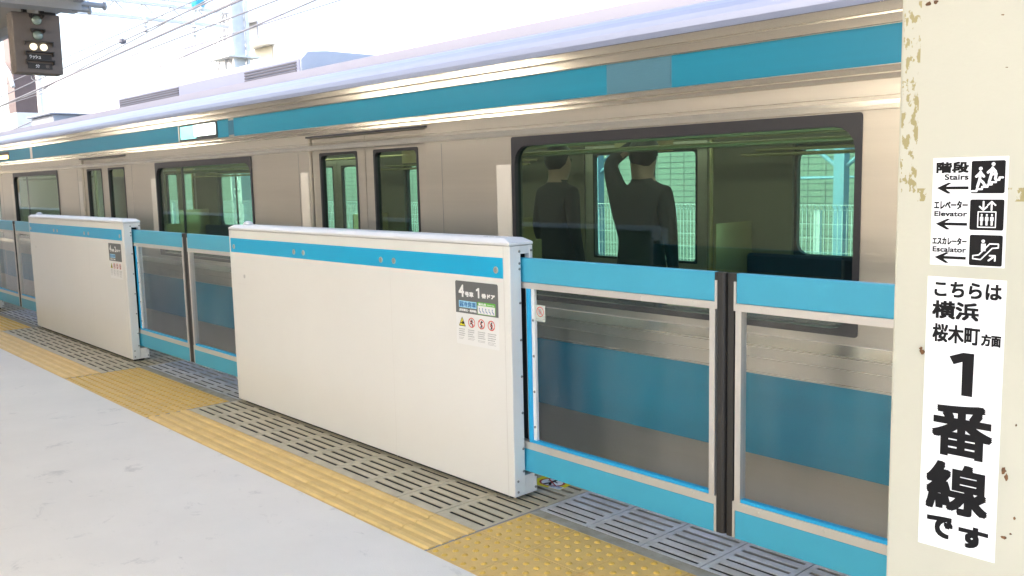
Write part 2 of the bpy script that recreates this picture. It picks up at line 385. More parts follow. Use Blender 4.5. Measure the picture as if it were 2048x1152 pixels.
# ------------------------------------------------------------------ platform barriers
LB, HB, DB = 2.893, 1.222, .147
def make_barrier(label):
    t = thing('platform_barrier', label, 'barrier', (0, 0, 0), 'white barriers along the platform edge')
    # shell with an open slot in its end faces: front shell, back shell, top and foot
    b = MB(); e = .004
    b.extrude_x([(0, .022), (0, HB - .004), (.07, HB - .004), (.07, .022)], -LB, -.0)
    b.extrude_x([(.124, .022), (.124, HB - .004), (DB, HB - .004), (DB, .022)], -LB, -.0)
    b.build('body', 'barrier_paint', t, bevel=.004, seg=2)
    MB().box(-LB + .002, -.002, .0705, .1235, 1.179, HB - .005).box(-LB + .002, -.002, .0705, .1235, .023, .117).build('end_frame', 'barrier_paint', t)
    MB().box(-LB + .01, -.03, .0705, .074, .118, 1.178).box(-LB + .01, -.03, .120, .1235, .118, 1.178).box(-LB + .6, -.6, .0745, .1195, .118, 1.178).build('slot_lining', 'dark', t)
    # lid, hipped at its ends
    c = .05
    l = MB(); z0, z1, z2 = HB - .002, HB + .017, HB + .030
    ring = lambda x0, x1, y0, y1, z: [(x0, y0, z), (x1, y0, z), (x1, y1, z), (x0, y1, z)]
    vs = ring(-LB - .002, .002, -.002, DB + .002, z0) + ring(-LB - .002, .002, -.002, DB + .002, z1 - .006) + ring(-LB + c, -c, .016, DB - .016, z2)
    l.add(vs, [(0, 3, 2, 1), (8, 9, 10, 11)] + [(k + i, k + (i + 1) % 4, k + 4 + (i + 1) % 4, k + 4 + i) for k in (0, 4) for i in range(4)])
    lid = l.build('lid', 'barrier_lid', t, bevel=.0035, seg=2)
    MB().lathe((-LB + .15, .075, z2 - .004), (0, 0, 1), ((0, .034), (.012, .033), (.022, .026), (.028, .013), (.030, .004)), 20).build('beacon', 'barrier_lid', t, smooth=True)
    q = MB()
    for a in (-.26, -.215, -.17): q.box(a, a + .03, .066, .074, z2 - .001, z2 + .0006)
    q.box(-LB + .05, -LB + .085, .09, .1, z2 - .001, z2 + .0006)
    each(q, 'lid_mark', 'ink_grey', lid)
    # joints in the front sheet
    s = MB(); s.box(-.0445, -.0425, -.0006, .001, .014, HB - .004).box(-LB + .03, -LB + .0312, -.0004, .001, .014, HB - .004)
    s.box(-.04, .0, -.0006, .001, HB - .0062, HB - .0044).box(-LB, -.045, -.0006, .001, HB - .0062, HB - .0044)
    s.box(-.9615, -.9605, -.0003, .001, .014, 1.06)
    s.box(-2.811, -2.675, -.0005, .001, .9622, .963).box(-2.811, -2.675, -.0005, .001, .851, .8518)
    s.build('panel_joint', 'alu', t)
    MB().lathe((-2.691, .002, .905), (0, -1, 0), ((0, .013), (.003, .013), (.0042, .011)), 20).build('key_lock', 'steel', t)
    bd = Draw(front(0), .0008); bd.rect(-2.872, 1.066, -.0465, 1.1625); bd.build('blue_band', 'band_blue', t)
    for x in (-.096, -.919, -1.041, -1.876, -1.992, -2.823):
        k = MB().lathe((x, 0, 1.104), (0, -1, 0), ((0, .0165), (.003, .0165), (.0045, .0145)), 24).build('sensor', 'steel', t)
        d = Draw(front(-.0045), .0003); d.ring(x, 1.104, .0085, .0085, .0016); d.stroke([(x - .002, 1.109), (x, 1.104), (x - .002, 1.099)], .002); d.build('sensor_mark', 'bolt', k)
    rv = MB()
    for x, dr in ((.0, 1),):
        for z in (1.191, 1.135, 1.109, .95, .775, .6, .425, .25, .14): rv.lathe((x, .06, z), (dr, 0, 0), ((0, .0065), (.003, .0055), (.0045, .002)), 10)
        for z in (1.192, .103, .045): rv.lathe((x, .136, z), (dr, 0, 0), ((0, .0065), (.003, .0055), (.0045, .002)), 10)
        for z in (.098, .045): rv.lathe((x, .022, z), (dr, 0, 0), ((0, .0065), (.003, .0055), (.0045, .002)), 10)
    each(rv, 'rivet', 'bolt', t)
    MB().box(-LB + .05, -.05, .03, DB - .03, -.004, .0225).build('foot', 'dark', t)  # near-black strip puts the contact shadow under the barrier into colour
    return t

def cap_sticker(t, big2, full):
    F = front(0)
    p = Draw(F, .0006); p.rrect(-.402, .722, -.085, 1.036, .006); st = p.build('door_sign', 'white', t)
    st['label'] = 'grey and white door number sticker with warning signs'
    d = Draw(F, .0012); d.poly([(-.402, .878), (-.0855, .878), (-.0855, 1.030), (-.0915, 1.036), (-.396, 1.036), (-.402, 1.030)]); d.build('grey_field', 'sticker_grey', st)
    d = Draw(F, .0018)
    d.text('4', -.3765, .957, -.334, 1.018, .0022); d.text('号車', -.329, .960, -.264, .986, .0016)
    if big2 == '1': d.poly([(-.231, .960), (-.2195, .960), (-.2195, 1.0095), (-.229, 1.0095), (-.244, 1.001), (-.244, .992), (-.231, .996)])
    else: d.text('2', -.247, .960, -.2135, 1.010, .0022)
    d.text('番ドア', -.204, .962, -.107, .985, .0016); d.build('lettering', 'white', st); d = Draw(F, .0018)
    d.text('(京浜東北・根岸線)', -.376, .885, -.244, .8995, .0007)
    d.build('lettering', 'white', st)
    d = Draw(F, .0018); d.rect(-.377, .9055, -.243, .939); d.build('blue_field', 'light_blue', st)
    d = Draw(F, .0024); d.text('弱冷房車', -.372, .9095, -.2465, .9355, .0009)
    if full:
        for k in range(5):
            x = -.218 + k * .0235
            d.disc(x - .004, .911, .003); d.stroke([(x - .0045, .906), (x - .002, .898), (x + .004, .897), (x + .007, .890)], .0036)
    d.build('blue_lettering', 'deep_blue', st)
    if full:
        d = Draw(F, .0015); d.rrect(-.237, .8825, -.1055, .9415, .003); d.build('green_field', 'green', st)
        d = Draw(F, .0021); d.rect(-.2345, .8850, -.108, .9245); d.build('seat_field', 'white', st)
        d = Draw(F, .0024); d.text('優先席', -.229, .9265, -.172, .9385, .0006); d.text('Priority Seat', -.166, .928, -.113, .935, .0003); d.build('seat_lettering', 'white', st)
    d = Draw(F, .0012); d.poly([(-.381, .812), (-.330, .812), (-.3555, .858)]); d.build('warning_field', 'warn_yellow', st)
    d = Draw(F, .0016); d.stroke([(-.379, .8135), (-.332, .8135), (-.3555, .856), (-.379, .8135)], .003)
    d.poly([(-.357, .822), (-.344, .822), (-.342, .833), (-.350, .838), (-.357, .834)]); d.poly([(-.368, .824), (-.358, .826), (-.358, .830), (-.368, .830)])
    for cx, pose in ((-.283, 0), (-.2105, 1), (-.1375, 2)):
        d.disc(cx + .002, .8475, .0042)
        if pose == 0: lines = [[(cx, .843), (cx - .003, .832), (cx - .012, .828)], [(cx - .003, .832), (cx + .006, .824), (cx + .004, .816)], [(cx, .842), (cx + .010, .838)], [(cx, .842), (cx - .010, .838)]]
        elif pose == 1: lines = [[(cx - .001, .843), (cx - .001, .830), (cx - .006, .817)], [(cx - .001, .830), (cx + .004, .817)], [(cx, .842), (cx + .010, .846)], [(cx, .842), (cx - .008, .834)]]
        else: lines = [[(cx, .843), (cx, .830), (cx - .004, .817)], [(cx, .830), (cx + .004, .817)], [(cx, .842), (cx + .007, .834)], [(cx, .842), (cx - .007, .832)]]
        for ln in lines: d.stroke(ln, .0045, h=rnd.uniform(0, 5e-5))
    d.build('warning_figure', 'black', st)
    for cx in (-.283, -.2105, -.1375):
        d = Draw(F, .0020); d.ring(cx, .835, .026, .0245, .0042); d.stroke([(cx - .017, .852), (cx + .017, .818)], .0038, caps=False)
        d.build('prohibition_ring', 'red', st)
    d = Draw(F, .0012); rr = random.Random(3)
    for x0, x1, zs in ((-.383, -.336, (.797, .787, .776, .766, .754, .748)), (-.313, -.259, (.797, .787, .776, .766, .756, .750)), (-.239, -.184, (.795, .785, .775, .765, .753, .747)), (-.166, -.104, (.794, .784, .773, .763, .753, .747, .741))):
        for z in zs:
            x = x0; end = x1 - rr.uniform(0, .018); th = .0046 if z > .7605 else .0022
            while x < end:
                w_ = rr.uniform(.003, .0075); d.rect(x, z - th / 2, min(x + w_, x1), z + th / 2); x += w_ + .0016
    d.build('small_print', 'ink_grey', st)
    return st

B2 = make_barrier('white barrier in front whose sticker reads door 1 below the blue band')
B1 = copy_tree(B2, None, (-P, 0, 0), 'farther white barrier whose sticker reads door 2, between two gates')
B0 = copy_tree(B2, None, (-2 * P, 0, 0), 'most distant barrier, its foot showing at the far gate')
B3 = copy_tree(B2, None, (2.047 + LB, 0, 0), 'white barrier standing behind the cream column')
cap_sticker(B2, '1', True)
s1 = cap_sticker(B1, '2', False)

# ------------------------------------------------------------------ sliding gate leaves
def make_leaf(mirror, label):
    t = thing('gate_leaf', label, 'platform gate', (0, 0, 0), 'blue framed sliding gate leaves')
    s = -1 if mirror else 1
    X = lambda a: s * (a - 1.11)
    def bx(mb, x0, x1, y0, y1, z0, z1, mi=0):
        a, b = sorted((X(x0), X(x1))); mb.box(a, b, y0, y1, z0, z1, mi)
    x_in = -.06 if not mirror else .06
    m = MB(); bx(m, x_in, 1.063, .081, .113, 1.047, 1.159); m.build('top_panel', 'leaf_blue', t, bevel=.002)
    m = MB(); bx(m, x_in, 1.063, .081, .113, .136, .2475); m.build('bottom_panel', 'leaf_blue', t, bevel=.002)
    m = MB(); bx(m, x_in, 1.0395, .0795, .1145, 1.018, 1.0462); bx(m, x_in, 1.0395, .0795, .1145, .2483, .2825)
    bx(m, 1.04, 1.0655, .0793, .1147, .2827, 1.0178); bx(m, 1.0635, 1.074, .0797, .1143, 1.0182, 1.128); bx(m, 1.0635, 1.074, .0797, .1143, .138, .2823)
    bx(m, 1.0397, 1.0633, .0793, .1147, 1.0182, 1.0464); bx(m, 1.0397, 1.0633, .0793, .1147, .2485, .2823)
    m.build('rail', 'alu', t)
    m = MB(); bx(m, x_in + .08, 1.0395, .084, .108, .283, .2955); bx(m, .017, .042, .084, .11, .296, 1.0175)
    m.build('inner_sill', 'sill_blue', t)
    m = MB(); bx(m, .0423, .063, .0905, .106, .2957, 1.0178); jb = m.build('jamb', 'white', t)
    m = MB()
    for z in (.36, .53, .70, .87): m.lathe((X(.053), .0905, z), (0, -1, 0), ((0, .0065), (.003, .0055), (.0045, .002)), 10)
    each(m, 'jamb_bolt', 'bolt', jb)
    m = MB()
    for x in (.15, .42, .7, .96):
        for z in (.2655, 1.032): m.lathe((X(x), .0795, z), (0, -1, 0), ((0, .006), (.0015, .0055), (.002, .004)), 12)
    each(m, 'rail_screw', 'alu', t)
    m = MB(); bx(m, .08, 1.042, .094, .100, .287, 1.02); m.build('glass_pane', 'gate_glass', t)
    # black bullnose rubber along the meeting edge
    k = MB(); pr = [(1.0742, .082), (1.094, .082)] + [(1.094 + .0148 * math.cos(a), .098 + .016 * math.sin(a)) for a in [math.radians(-90 + 22.5 * i) for i in range(1, 8)]] + [(1.094, .114), (1.0742, .114)]
    n = len(pr)
    k.add([(X(a), b, .138) for a, b in pr] + [(X(a), b, 1.158) for a, b in pr], [(i, (i + 1) % n, n + (i + 1) % n, n + i) for i in range(n)] + [tuple(range(n)), tuple(range(n, 2 * n))])
    bx(k, 1.0634, 1.0741, .0802, .1142, 1.1285, 1.1588)
    k.build('rubber_edge', 'rubber', t)
    return t
LL = make_leaf(False, 'left leaf of the large near gate, warning sticker on its glass')
LR = make_leaf(True, 'near gate leaf cut off by the cream column')
LL.location = (1.11, 0, 0); LR.location = (1.1115, 0, 0)
for k, (la, lb) in enumerate((('leaf sliding out beside the door 2 sticker barrier end', 'gate leaf touching the left end of the front barrier'), ('far gate leaf at the left frame edge', 'far gate leaf partly hidden behind the door 2 barrier'))):
    dx = -P * (k + 1) - .02
    copy_tree(LL, None, (1.11 + dx, 0, 0), la); copy_tree(LR, None, (1.1115 + dx, 0, 0), lb)
# warning sticker on the near leaf's glass
g = Draw(front(.094), .0006); g.rrect(.066 - 1.11, .868, .131 - 1.11, .945, .004); gs = g.build('hand_sticker', mat('sticker_pale', (.62, .68, .62), .5), LL)
g = Draw(front(.094), .0010); cx, cz = .0985 - 1.11, .914
g.poly([(cx - .009, cz - .012), (cx + .008, cz - .012), (cx + .010, cz + .002), (cx + .006, cz + .014), (cx - .006, cz + .014), (cx - .012, cz + .004)])
g.text('手をはさむ注意', cx - .028, .877, cx + .028, .8835, .0003); g.text('Caution!', cx - .016, .8705, cx + .016, .8755, .0002)
g.build('sticker_print', 'ink_grey', gs)
g = Draw(front(.094), .0014); g.ring(cx, cz, .0235, .0235, .0036); g.stroke([(cx - .015, cz + .015), (cx + .015, cz - .015)], .0034, caps=False); g.build('prohibition_ring', 'red', gs)

# yellow floor sticker under the near gate
fl = lambda u, v, h: (-.16 + u * .195 + v * -.02, .235 + v * .13 + u * .03, .0008 + h)
d = Draw(fl, 0); d.rrect(0, 0, 1, 1, .05); fs_ = d.build('floor_sticker', 'warn_yellow', None)
tag(fs_, 'yellow no entry floor sticker under the near gate beside the barrier foot', 'sticker')
d = Draw(fl, .0004); d.disc(.5, .55, .36, .42); d.rect(.62, .02, .98, .34); d.build('white_field', 'white', fs_)
d = Draw(fl, .0008); d.ring(.5, .55, .36, .42, .06); d.stroke([(.26, .82), (.74, .28)], .05, caps=False); d.build('prohibition_ring', mat('dark_red', (.42, .03, .02), .5), fs_)
d = Draw(fl, .0006); d.disc(.5, .80, .05, .07); d.stroke([(.5, .72), (.48, .48), (.40, .26)], .09); d.stroke([(.48, .48), (.56, .27)], .08); d.stroke([(.36, .62), (.5, .68), (.63, .60)], .06); d.build('figure', 'black', fs_)
d = Draw(fl, .0010); d.text('立入禁止', .66, .19, .95, .31, .003); d.text('Keep out', .66, .07, .95, .15); d.build('lettering', 'deep_blue', fs_)

# ------------------------------------------------------------------ column with signs
YC = -1.05
col = thing('column', 'cream painted column with peeling tape marks and black lettered signs', 'column', (0, 0, 0))
MB().box(2.262, 2.80, YC, -.66, 0, 3.2).build('shaft', 'column_paint', col, bevel=.006, seg=2)
rs = MB()
def flake(cx, cz, rx, rz, seed):
    q = random.Random(seed); n = 11
    pts = [(cx + rx * q.uniform(.5, 1) * math.cos(2 * math.pi * i / n), YC - .0012, cz + rz * q.uniform(.5, 1) * math.sin(2 * math.pi * i / n)) for i in range(n)]
    rs.add(pts + [(p[0], YC + .001, p[2]) for p in pts], [tuple(range(n))] + [(i, (i + 1) % n, n + (i + 1) % n, n + i) for i in range(n)])
for i, f in enumerate(((2.3215, 1.182, .006, .006), (2.319, 1.188, .004, .004), (2.474, .982, .005, .009), (2.479, .971, .004, .008), (2.4955, .898, .003, .0035), (2.479, .857, .006, .0035), (2.490, .867, .0025, .002), (2.491, 1.07, .002, .003), (2.44, 1.79, .004, .0015), (2.45, 1.70, .003, .001), (2.312, 1.828, .006, .005), (2.325, 1.829, .006, .004))): flake(*f, i)
rs.build('rust_spot', 'rust', col)
F = front(YC)
def letters(parent, m, items):
    for a in items:
        q_ = Draw(F, .0012); q_.text(*a); q_.build('lettering', m, parent)
d = Draw(F, .0008); d.rect(2.3305, 1.350, 2.4605, 1.5475); sg = d.build('direction_sign', 'white', col); sg['label'] = 'white sign with three black squares and arrows to the left'
d = Draw(F, .0012)
letters(sg, 'black', [('階段', 2.3365, 1.5195, 2.394, 1.5400, .0011), ('Stairs', 2.352, 1.5070, 2.394, 1.5175, .0004), ])
letters(sg, 'black', [('エレベーター', 2.3345, 1.4535, 2.3945, 1.4695, .0006), ('Elevator', 2.3355, 1.4405, 2.394, 1.4500, .0004), ])
letters(sg, 'black', [('エスカレーター', 2.3335, 1.3880, 2.3950, 1.4020, .0006), ('Escalator', 2.3345, 1.3745, 2.3945, 1.3845, .0004), ])
for z in (1.4925, 1.4265, 1.3645):
    d = Draw(F, .0012)
    x0 = 2.3385; d.poly([(x0, z), (x0 + .021, z + .0098), (x0 + .026, z + .0088), (x0 + .0165, z + .0026), (x0 + .056, z + .0026), (x0 + .056, z - .0026), (x0 + .0165, z - .0026), (x0 + .026, z - .0098), (x0 + .020, z - .0105)])
    d.build('arrow', 'black', sg)
for nm, (u0, v0, u1, v1) in (('stairs_pictogram', (2.3985, 1.4825, 2.4555, 1.5405)), ('elevator_pictogram', (2.3985, 1.4165, 2.4560, 1.4715)), ('escalator_pictogram', (2.4, 1.3525, 2.4560, 1.4080))):
    d = Draw(F, .0012); d.rrect(u0, v0, u1, v1, .003); pg = d.build(nm, 'black', sg)
    W = u1 - u0; H = v1 - v0
    d = Draw(F, .0018); q = lambda pts: [(u0 + a * W, v0 + b * H) for a, b in pts]
    if nm[0] == 's':
        d.stroke(q([(.04, .07), (.18, .07), (.18, .13), (.34, .13), (.34, .20), (.50, .20), (.50, .27), (.62, .27), (.62, .34), (.74, .34), (.74, .41), (.84, .41), (.84, .48), (.94, .48)]), .0034)
        for hx, hy in ((.28, .76), (.65, .89)): d.disc(u0 + hx * W, v0 + hy * H, .0032)
        for ln in ([(.28, .66), (.26, .42), (.20, .20)], [(.26, .42), (.36, .34), (.42, .24)], [(.28, .64), (.16, .52)], [(.28, .64), (.38, .52)],
                   [(.63, .78), (.60, .58), (.54, .34)], [(.60, .58), (.74, .60), (.72, .44)], [(.63, .76), (.50, .64)], [(.63, .76), (.72, .66)]): d.stroke(q(ln), .0046, h=rnd.uniform(0, 6e-5))
    elif nm[0:2] == 'el':
        d.stroke(q([(.25, .10), (.77, .10), (.77, .60), (.25, .60), (.25, .10)]), .0018)
        for a, up in ((.40, 0), (.64, 1)):
            lo, hi = .66, .93
            d.stroke(q([(a, lo), (a, hi)]), .0030)
            if up: d.stroke(q([(a - .11, .82), (a, .93), (a + .11, .82)]), .0028)
            else: d.stroke(q([(a - .11, .77), (a, .66), (a + .11, .77)]), .0028)
        for a in (.36, .51, .66):
            d.disc(u0 + a * W, v0 + .50 * H, .0017); d.stroke(q([(a - .035, .42), (a - .035, .32)]), .0016, h=2e-5); d.stroke(q([(a + .035, .42), (a + .035, .32)]), .0016, h=4e-5); d.rect(u0 + (a - .03) * W, v0 + .16 * H, u0 + (a + .03) * W, v0 + .45 * H, h=6e-5)
    else:
        d.stroke(q([(.12, .22), (.12, .32), (.30, .35), (.62, .72), (.88, .72), (.88, .60), (.70, .58), (.36, .20), (.12, .22)]), .0022)
        d.disc(u0 + .42 * W, v0 + .80 * H, .0030); d.rect(u0 + .36 * W, v0 + .48 * H, u0 + .50 * W, v0 + .72 * H)
        d.stroke(q([(.60, .18), (.78, .33)]), .003); d.stroke(q([(.63, .34), (.79, .34), (.79, .18)]), .0028, h=3e-5)
    d.build('figure', 'white', pg)
d = Draw(F, .0008); d.poly([(2.3255, .804), (2.4655, .804), (2.4655, 1.328), (2.3275, 1.328)]); sg2 = d.build('platform_sign', 'white', col); sg2['label'] = 'tall white sign with large black Japanese platform lettering'
d = Draw(F, .0012)
letters(sg2, 'black', [('こちらは', 2.3405, 1.291, 2.4585, 1.3205, .0011), ('横浜', 2.3375, 1.2495, 2.4210, 1.2835, .0014), ('桜木町', 2.3395, 1.2050, 2.4245, 1.2400, .0011), ('方面', 2.4265, 1.2065, 2.4605, 1.2285, .0010), ])
# heavy hand-cut numeral 1
d.poly([(2.3955, 1.1085), (2.4150, 1.1085), (2.4160, 1.1895), (2.3960, 1.1895), (2.3720, 1.1800), (2.3800, 1.1655), (2.3955, 1.1720)])
letters(sg2, 'black', [('番', 2.3440, .9890, 2.4535, 1.0920, .0034), ('線', 2.3370, .8780, 2.4500, .9770, .0034), ])
letters(sg2, 'black', [('で', 2.3410, .8250, 2.3900, .8680, .0024), ('す', 2.4000, .8190, 2.4530, .8620, .0024), ])
d.build('lettering', 'black', sg2)

# ------------------------------------------------------------------ train
YT, YF = .57, 3.52
CX0, CX1 = -14.62, 5.5
ZB = -.28; ZW = 2.062
WINS = [(x - .985, x + .985) for x in (-9.64, -4.62, .40)] + [(-14.0, -13.1), (4.0, 4.9)]
DOORS = [(x - .69, x + .69) for x in (-12.09, -7.07, -2.05, 2.97)]
WZ0, WZ1 = .88, 1.744
train = thing('train_car', 'stainless commuter train car with sky blue bands behind the platform gates', 'train', (0, 0, 0))
def side_wall(mb, y0, y1, z0, z1):
    ops = sorted([(a, b, WZ0, WZ1) for a, b in WINS] + [(a, b, .0, 1.84) for a, b in DOORS])
    x = CX0
    for a, b, lo, hi in ops:
        mb.box(x, a, y0, y1, z0, z1); mb.box(a, b, y0, y1, hi, z1)
        mb.box(a, b, y0, y1, z0, lo); x = b
    mb.box(x, CX1, y0, y1, z0, z1)
m = MB(); side_wall(m, YT, YT + .03, ZB, ZW); side_wall(m, YF - .03, YF, ZB, ZW)
m.box(CX0, CX0 + .03, YT + .031, YF - .031, ZB, 2.1); m.box(CX1 - .03, CX1, YT + .031, YF - .031, ZB, 2.1)
m.build('body_shell', 'train_steel', train, fix=False)
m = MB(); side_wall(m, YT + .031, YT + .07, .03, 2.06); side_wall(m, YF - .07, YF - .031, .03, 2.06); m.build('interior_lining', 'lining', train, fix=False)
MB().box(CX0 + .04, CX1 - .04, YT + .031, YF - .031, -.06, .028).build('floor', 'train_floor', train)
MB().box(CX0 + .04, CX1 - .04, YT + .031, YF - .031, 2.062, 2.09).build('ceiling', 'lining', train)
m = MB()
for y in (1.42, 2.67): m.box(CX0 + .5, CX1 - .5, y - .06, y + .06, 2.03, 2.0615)
each(m, 'interior_lamp', 'train_tube', train)
# mouldings: polished rails above and below the upper band, tilted a little to the sky
m = MB()
def strip(zb, zt, pb, pt):
    m.extrude_x([(YT, zb), (YT - pb, zb + .002), (YT - (pb + pt) / 2 - .0002, (zb + zt) / 2), (YT - pt, zt - .002), (YT, zt)], CX0, CX1)
strip(2.107, 2.146, .0091, .0060); strip(2.062, 2.100, .0091, .0060); strip(1.863, 1.8855, .0073, .0042); strip(1.8885, 1.914, .0073, .0037)
m.box(CX0, CX1, YT + .001, YT + .03, 2.0625, 2.15)
each(m, 'side_rail', 'train_rail', train)
m = MB(); strip(1.752, 1.79, .0046, .0038)
for za, zb_ in ((.785, .79), (.74, .744), (.676, .680), (1.802, 1.806)): m.extrude_x([(YT, za), (YT - .004, za + .001), (YT - .004, zb_ - .001), (YT, zb_)], CX0, CX1)
strip(.795, .842, .010, .003)
each(m, 'bead_moulding', 'train_rail', train)
def bandmesh(name, z0, z1, ranges):
    q = MB()
    for a, b in ranges: q.box(a, b, YT - .003, YT - .0002, z0, z1)
    return each(q, name, 'train_band', train)
bandmesh('upper_band', 1.917, 2.060, [(CX0 + .02, -9.72), (-9.62, -5.01), (-4.2, -4.0), (-3.9, .10), (.49, CX1 - .02)])
ra = []; x = CX0 + .02
for a, b in sorted(DOORS): ra.append((x, a - .03)); x = b + .03
ra.append((x, CX1 - .02)); bandmesh('lower_band', .311, .668, ra)
m = MB()
for zc in range(12): m.box(.105, .485, YT - .004, YT - .0005, 1.9195 + zc * .0117, 1.9195 + zc * .0117 + .0075)
m.box(.10, .49, YT - .0022, YT - .0002, 1.917, 2.06)
m.build('louvre_panel', mat('louvre', (.08, .21, .27), .7), train)
MB().box(-4.0, -3.9, YT - .004, YT - .0002, 1.93, 2.045).build('speaker_grille', mat('speaker', (.03, .13, .19), .6), train)
MB().box(-5.01, -4.98, YT - .004, YT - .0002, 1.917, 2.06).box(-9.72, -9.62, YT - .003, YT - .0002, 1.917, 2.06).build('band_break', 'pale_cream', train)
m = MB()
for a, b in DOORS:
    for x in (a - .155, b + .155): m.box(x - .0012, x + .0012, YT - .0012, YT + .001, -.2, 1.74)
each(m, 'panel_seam', 'seam', train)
# side destination display
db_ = MB().box(-4.98, -4.2, YT - .006, YT + .02, 1.92, 2.058).build('destination_display', 'train_dark', train)
d = Draw(front(YT - .006), .001); d.rrect(-4.955, 1.934, -4.70, 2.046, .004); d.rect(-4.70, 1.934, -4.62, 2.046, 1e-5); d.build('cyan_screen', 'led', db_)
d = Draw(front(YT - .006), .0014); d.rrect(-4.66, 1.950, -4.235, 2.046, .004); d.build('white_screen', 'led_white', db_)
ab = MB().box(-11.35, -10.72, YT - .006, YT + .02, 1.935, 2.045).build('amber_box', 'train_dark', train)  # amber reflection on the car side, put in as a glowing strip
d = Draw(front(YT - .006), .001); d.rrect(-11.3, 1.95, -10.77, 2.0, .02); d.build('amber_glow', 'glow_amber', ab)
# windows
def rr_pts(x0, x1, z0, z1, r, n=5):
    pts = []
    for cx, cz, a in ((x1 - r, z1 - r, 0), (x0 + r, z1 - r, 90), (x0 + r, z0 + r, 180), (x1 - r, z0 + r, 270)):
        for k in range(n): t = math.radians(a + 90 * k / (n - 1)); pts.append((cx + r * math.cos(t), cz + r * math.sin(t)))
    return pts
def ring_frame(mb, x0, x1, z0, z1, t, y0, y1, r, top=None):
    o = rr_pts(x0 - .004, x1 + .004, z0 - .004, z1 + .004, .012); i = rr_pts(x0 + t, x1 - t, z0 + t, z1 - (top or t), r); n = len(o)
    mb.add([(a, y0, b) for a, b in o] + [(a, y0, b) for a, b in i] + [(a, y1, b) for a, b in o] + [(a, y1, b) for a, b in i],
           [f for k in range(n) for f in ((k, (k + 1) % n, n + (k + 1) % n, n + k), (n + k, n + (k + 1) % n, 3 * n + (k + 1) % n, 3 * n + k), (2 * n + k, 3 * n + k, 3 * n + (k + 1) % n, 2 * n + (k + 1) % n), (k, 2 * n + k, 2 * n + (k + 1) % n, (k + 1) % n))])
for ys, yo, yp in ((0, YT - .006, YT + .018), (1, YF + .006, YF - .018)):
    for a, b in WINS:
        m = MB(); ring_frame(m, a, b, WZ0, WZ1, .022, yo, yp + (.02 if ys == 0 else -.02), .09, .046)
        mx = a + .56 if b - a > 1.5 and a < -2 else None
        if mx: m.box(mx - .016, mx + .016, min(yp, yp + .012), max(yp, yp + .012), WZ0 + .02, WZ1 - .04)
        fr = m.build('window_frame', 'train_dark', train)
        MB().box(a + .01, b - .01, yp - .003, yp + .003, WZ0 + .01, WZ1 - .02).build('window_pane', 'train_glass', fr)
    for a, b in DOORS:
        c = (a + b) / 2; y0, y1 = (YT + .022, YT + .058) if ys == 0 else (YF - .058, YF - .022)
        for x0, x1, wx0, wx1 in ((a + .01, c - .003, c - .58, c - .10), (c + .003, b - .01, c + .10, c + .58)):
            m = MB(); m.box(x0, wx0, y0, y1, .0, 1.836); m.box(wx1, x1, y0, y1, .0, 1.836); m.box(wx0, wx1, y0, y1, 0, .78); m.box(wx0, wx1, y0, y1, 1.73, 1.836)
            lf = m.build('door_leaf', 'train_steel', train, fix=False)
            m = MB(); ring_frame(m, wx0, wx1, .78, 1.73, .014, y0 - .003, y1 + .003, .035); m.build('door_window_seal', 'train_dark', lf)
            MB().box(wx0 + .006, wx1 - .006, (y0 + y1) / 2 - .003, (y0 + y1) / 2 + .003, .786, 1.724).build('door_pane', 'train_glass', lf)
            if ys == 0: MB().box(x0 + .002, x1 - .002, y0 - .002, y0 - .0003, .311, .668).build('door_band', 'train_band', lf)
        MB().box(a - .02, b + .02, (YT - .012) if ys == 0 else YF, YT if ys == 0 else YF + .012, 1.842, 1.855).build('door_header', 'train_dark' if ys == 0 else 'train_rail', train)
m = MB()
for a, b in WINS[:3]: m.box(a - .13, a - .012, YT - .003, YT - .0002, .96, 1.602)
for a, b in DOORS: m.box(a - .13, a - .02, YT - .003, YT - .0002, .96, 1.602)
each(m, 'pale_strip', 'pale_cream', train)  # pale upright strips left of each window and door
# roof
prof = [(YT - .004, 2.147)] + [(YT - .004 + .20 * (1 - math.cos(math.radians(t))), 2.147 + .155 * math.sin(math.radians(t))) for t in (10, 22, 34, 46, 58, 70, 82)]
prof += [(.80, 2.306), (.815, 2.382), (.86, 2.388), (.90, 2.36), (1.3, 2.44), (2.045, 2.47)]
ym = 2.045; full = prof + [(2 * ym - y, z) for y, z in reversed(prof[:-1])]
n = len(full); rf = MB(); rf.extrude_x(full, CX0, CX1, close=False); rf.add([(CX0, y, z) for y, z in full], [tuple(range(n))]); rf.add([(CX1, y, z) for y, z in full], [tuple(range(n))])
ro = rf.build('roof', ['train_roof', 'train_ledge_shade'], train, fix=True)
for p_ in ro.data.polygons:
    c_ = p_.center
    if 2.306 < c_.z < 2.40 and (c_.y < .87 or c_.y > 3.22): p_.material_index = 1
# roof air conditioner
q = MB(); x0, x1 = -7.95, -3.72
q.extrude_x([(1.10, 2.42), (1.10, 2.545), (1.17, 2.615), (1.35, 2.632), (2.74, 2.632), (2.92, 2.615), (2.99, 2.545), (2.99, 2.42)], x0, x1)
ac = q.build('air_conditioner', mat('ac_paint', (.50, .52, .56), .5, var=.08), train, bevel=.006)
q = MB()
for a, b in ((x0 + .06, x0 + 1.75), (x1 - 1.0, x1 - .06)):
    q = MB()
    for k in range(4): q.box(a, b, 1.090, 1.0954, 2.445 + k * .024, 2.459 + k * .024)
    q.build('louvre', 'ac_louvre', ac)
MB().box(x0 + .01, x1 - .01, 1.0955, 1.0995, 2.43, 2.548).build('side_panel', 'ac_side', ac)
MB().box(-12.3, -11.2, 1.3, 2.1, 2.43, 2.60).box(-12.36, -11.14, 1.24, 2.16, 2.60, 2.625).build('roof_vent', mat('vent_paint', (.36, .38, .40), .5), train, bevel=.01)
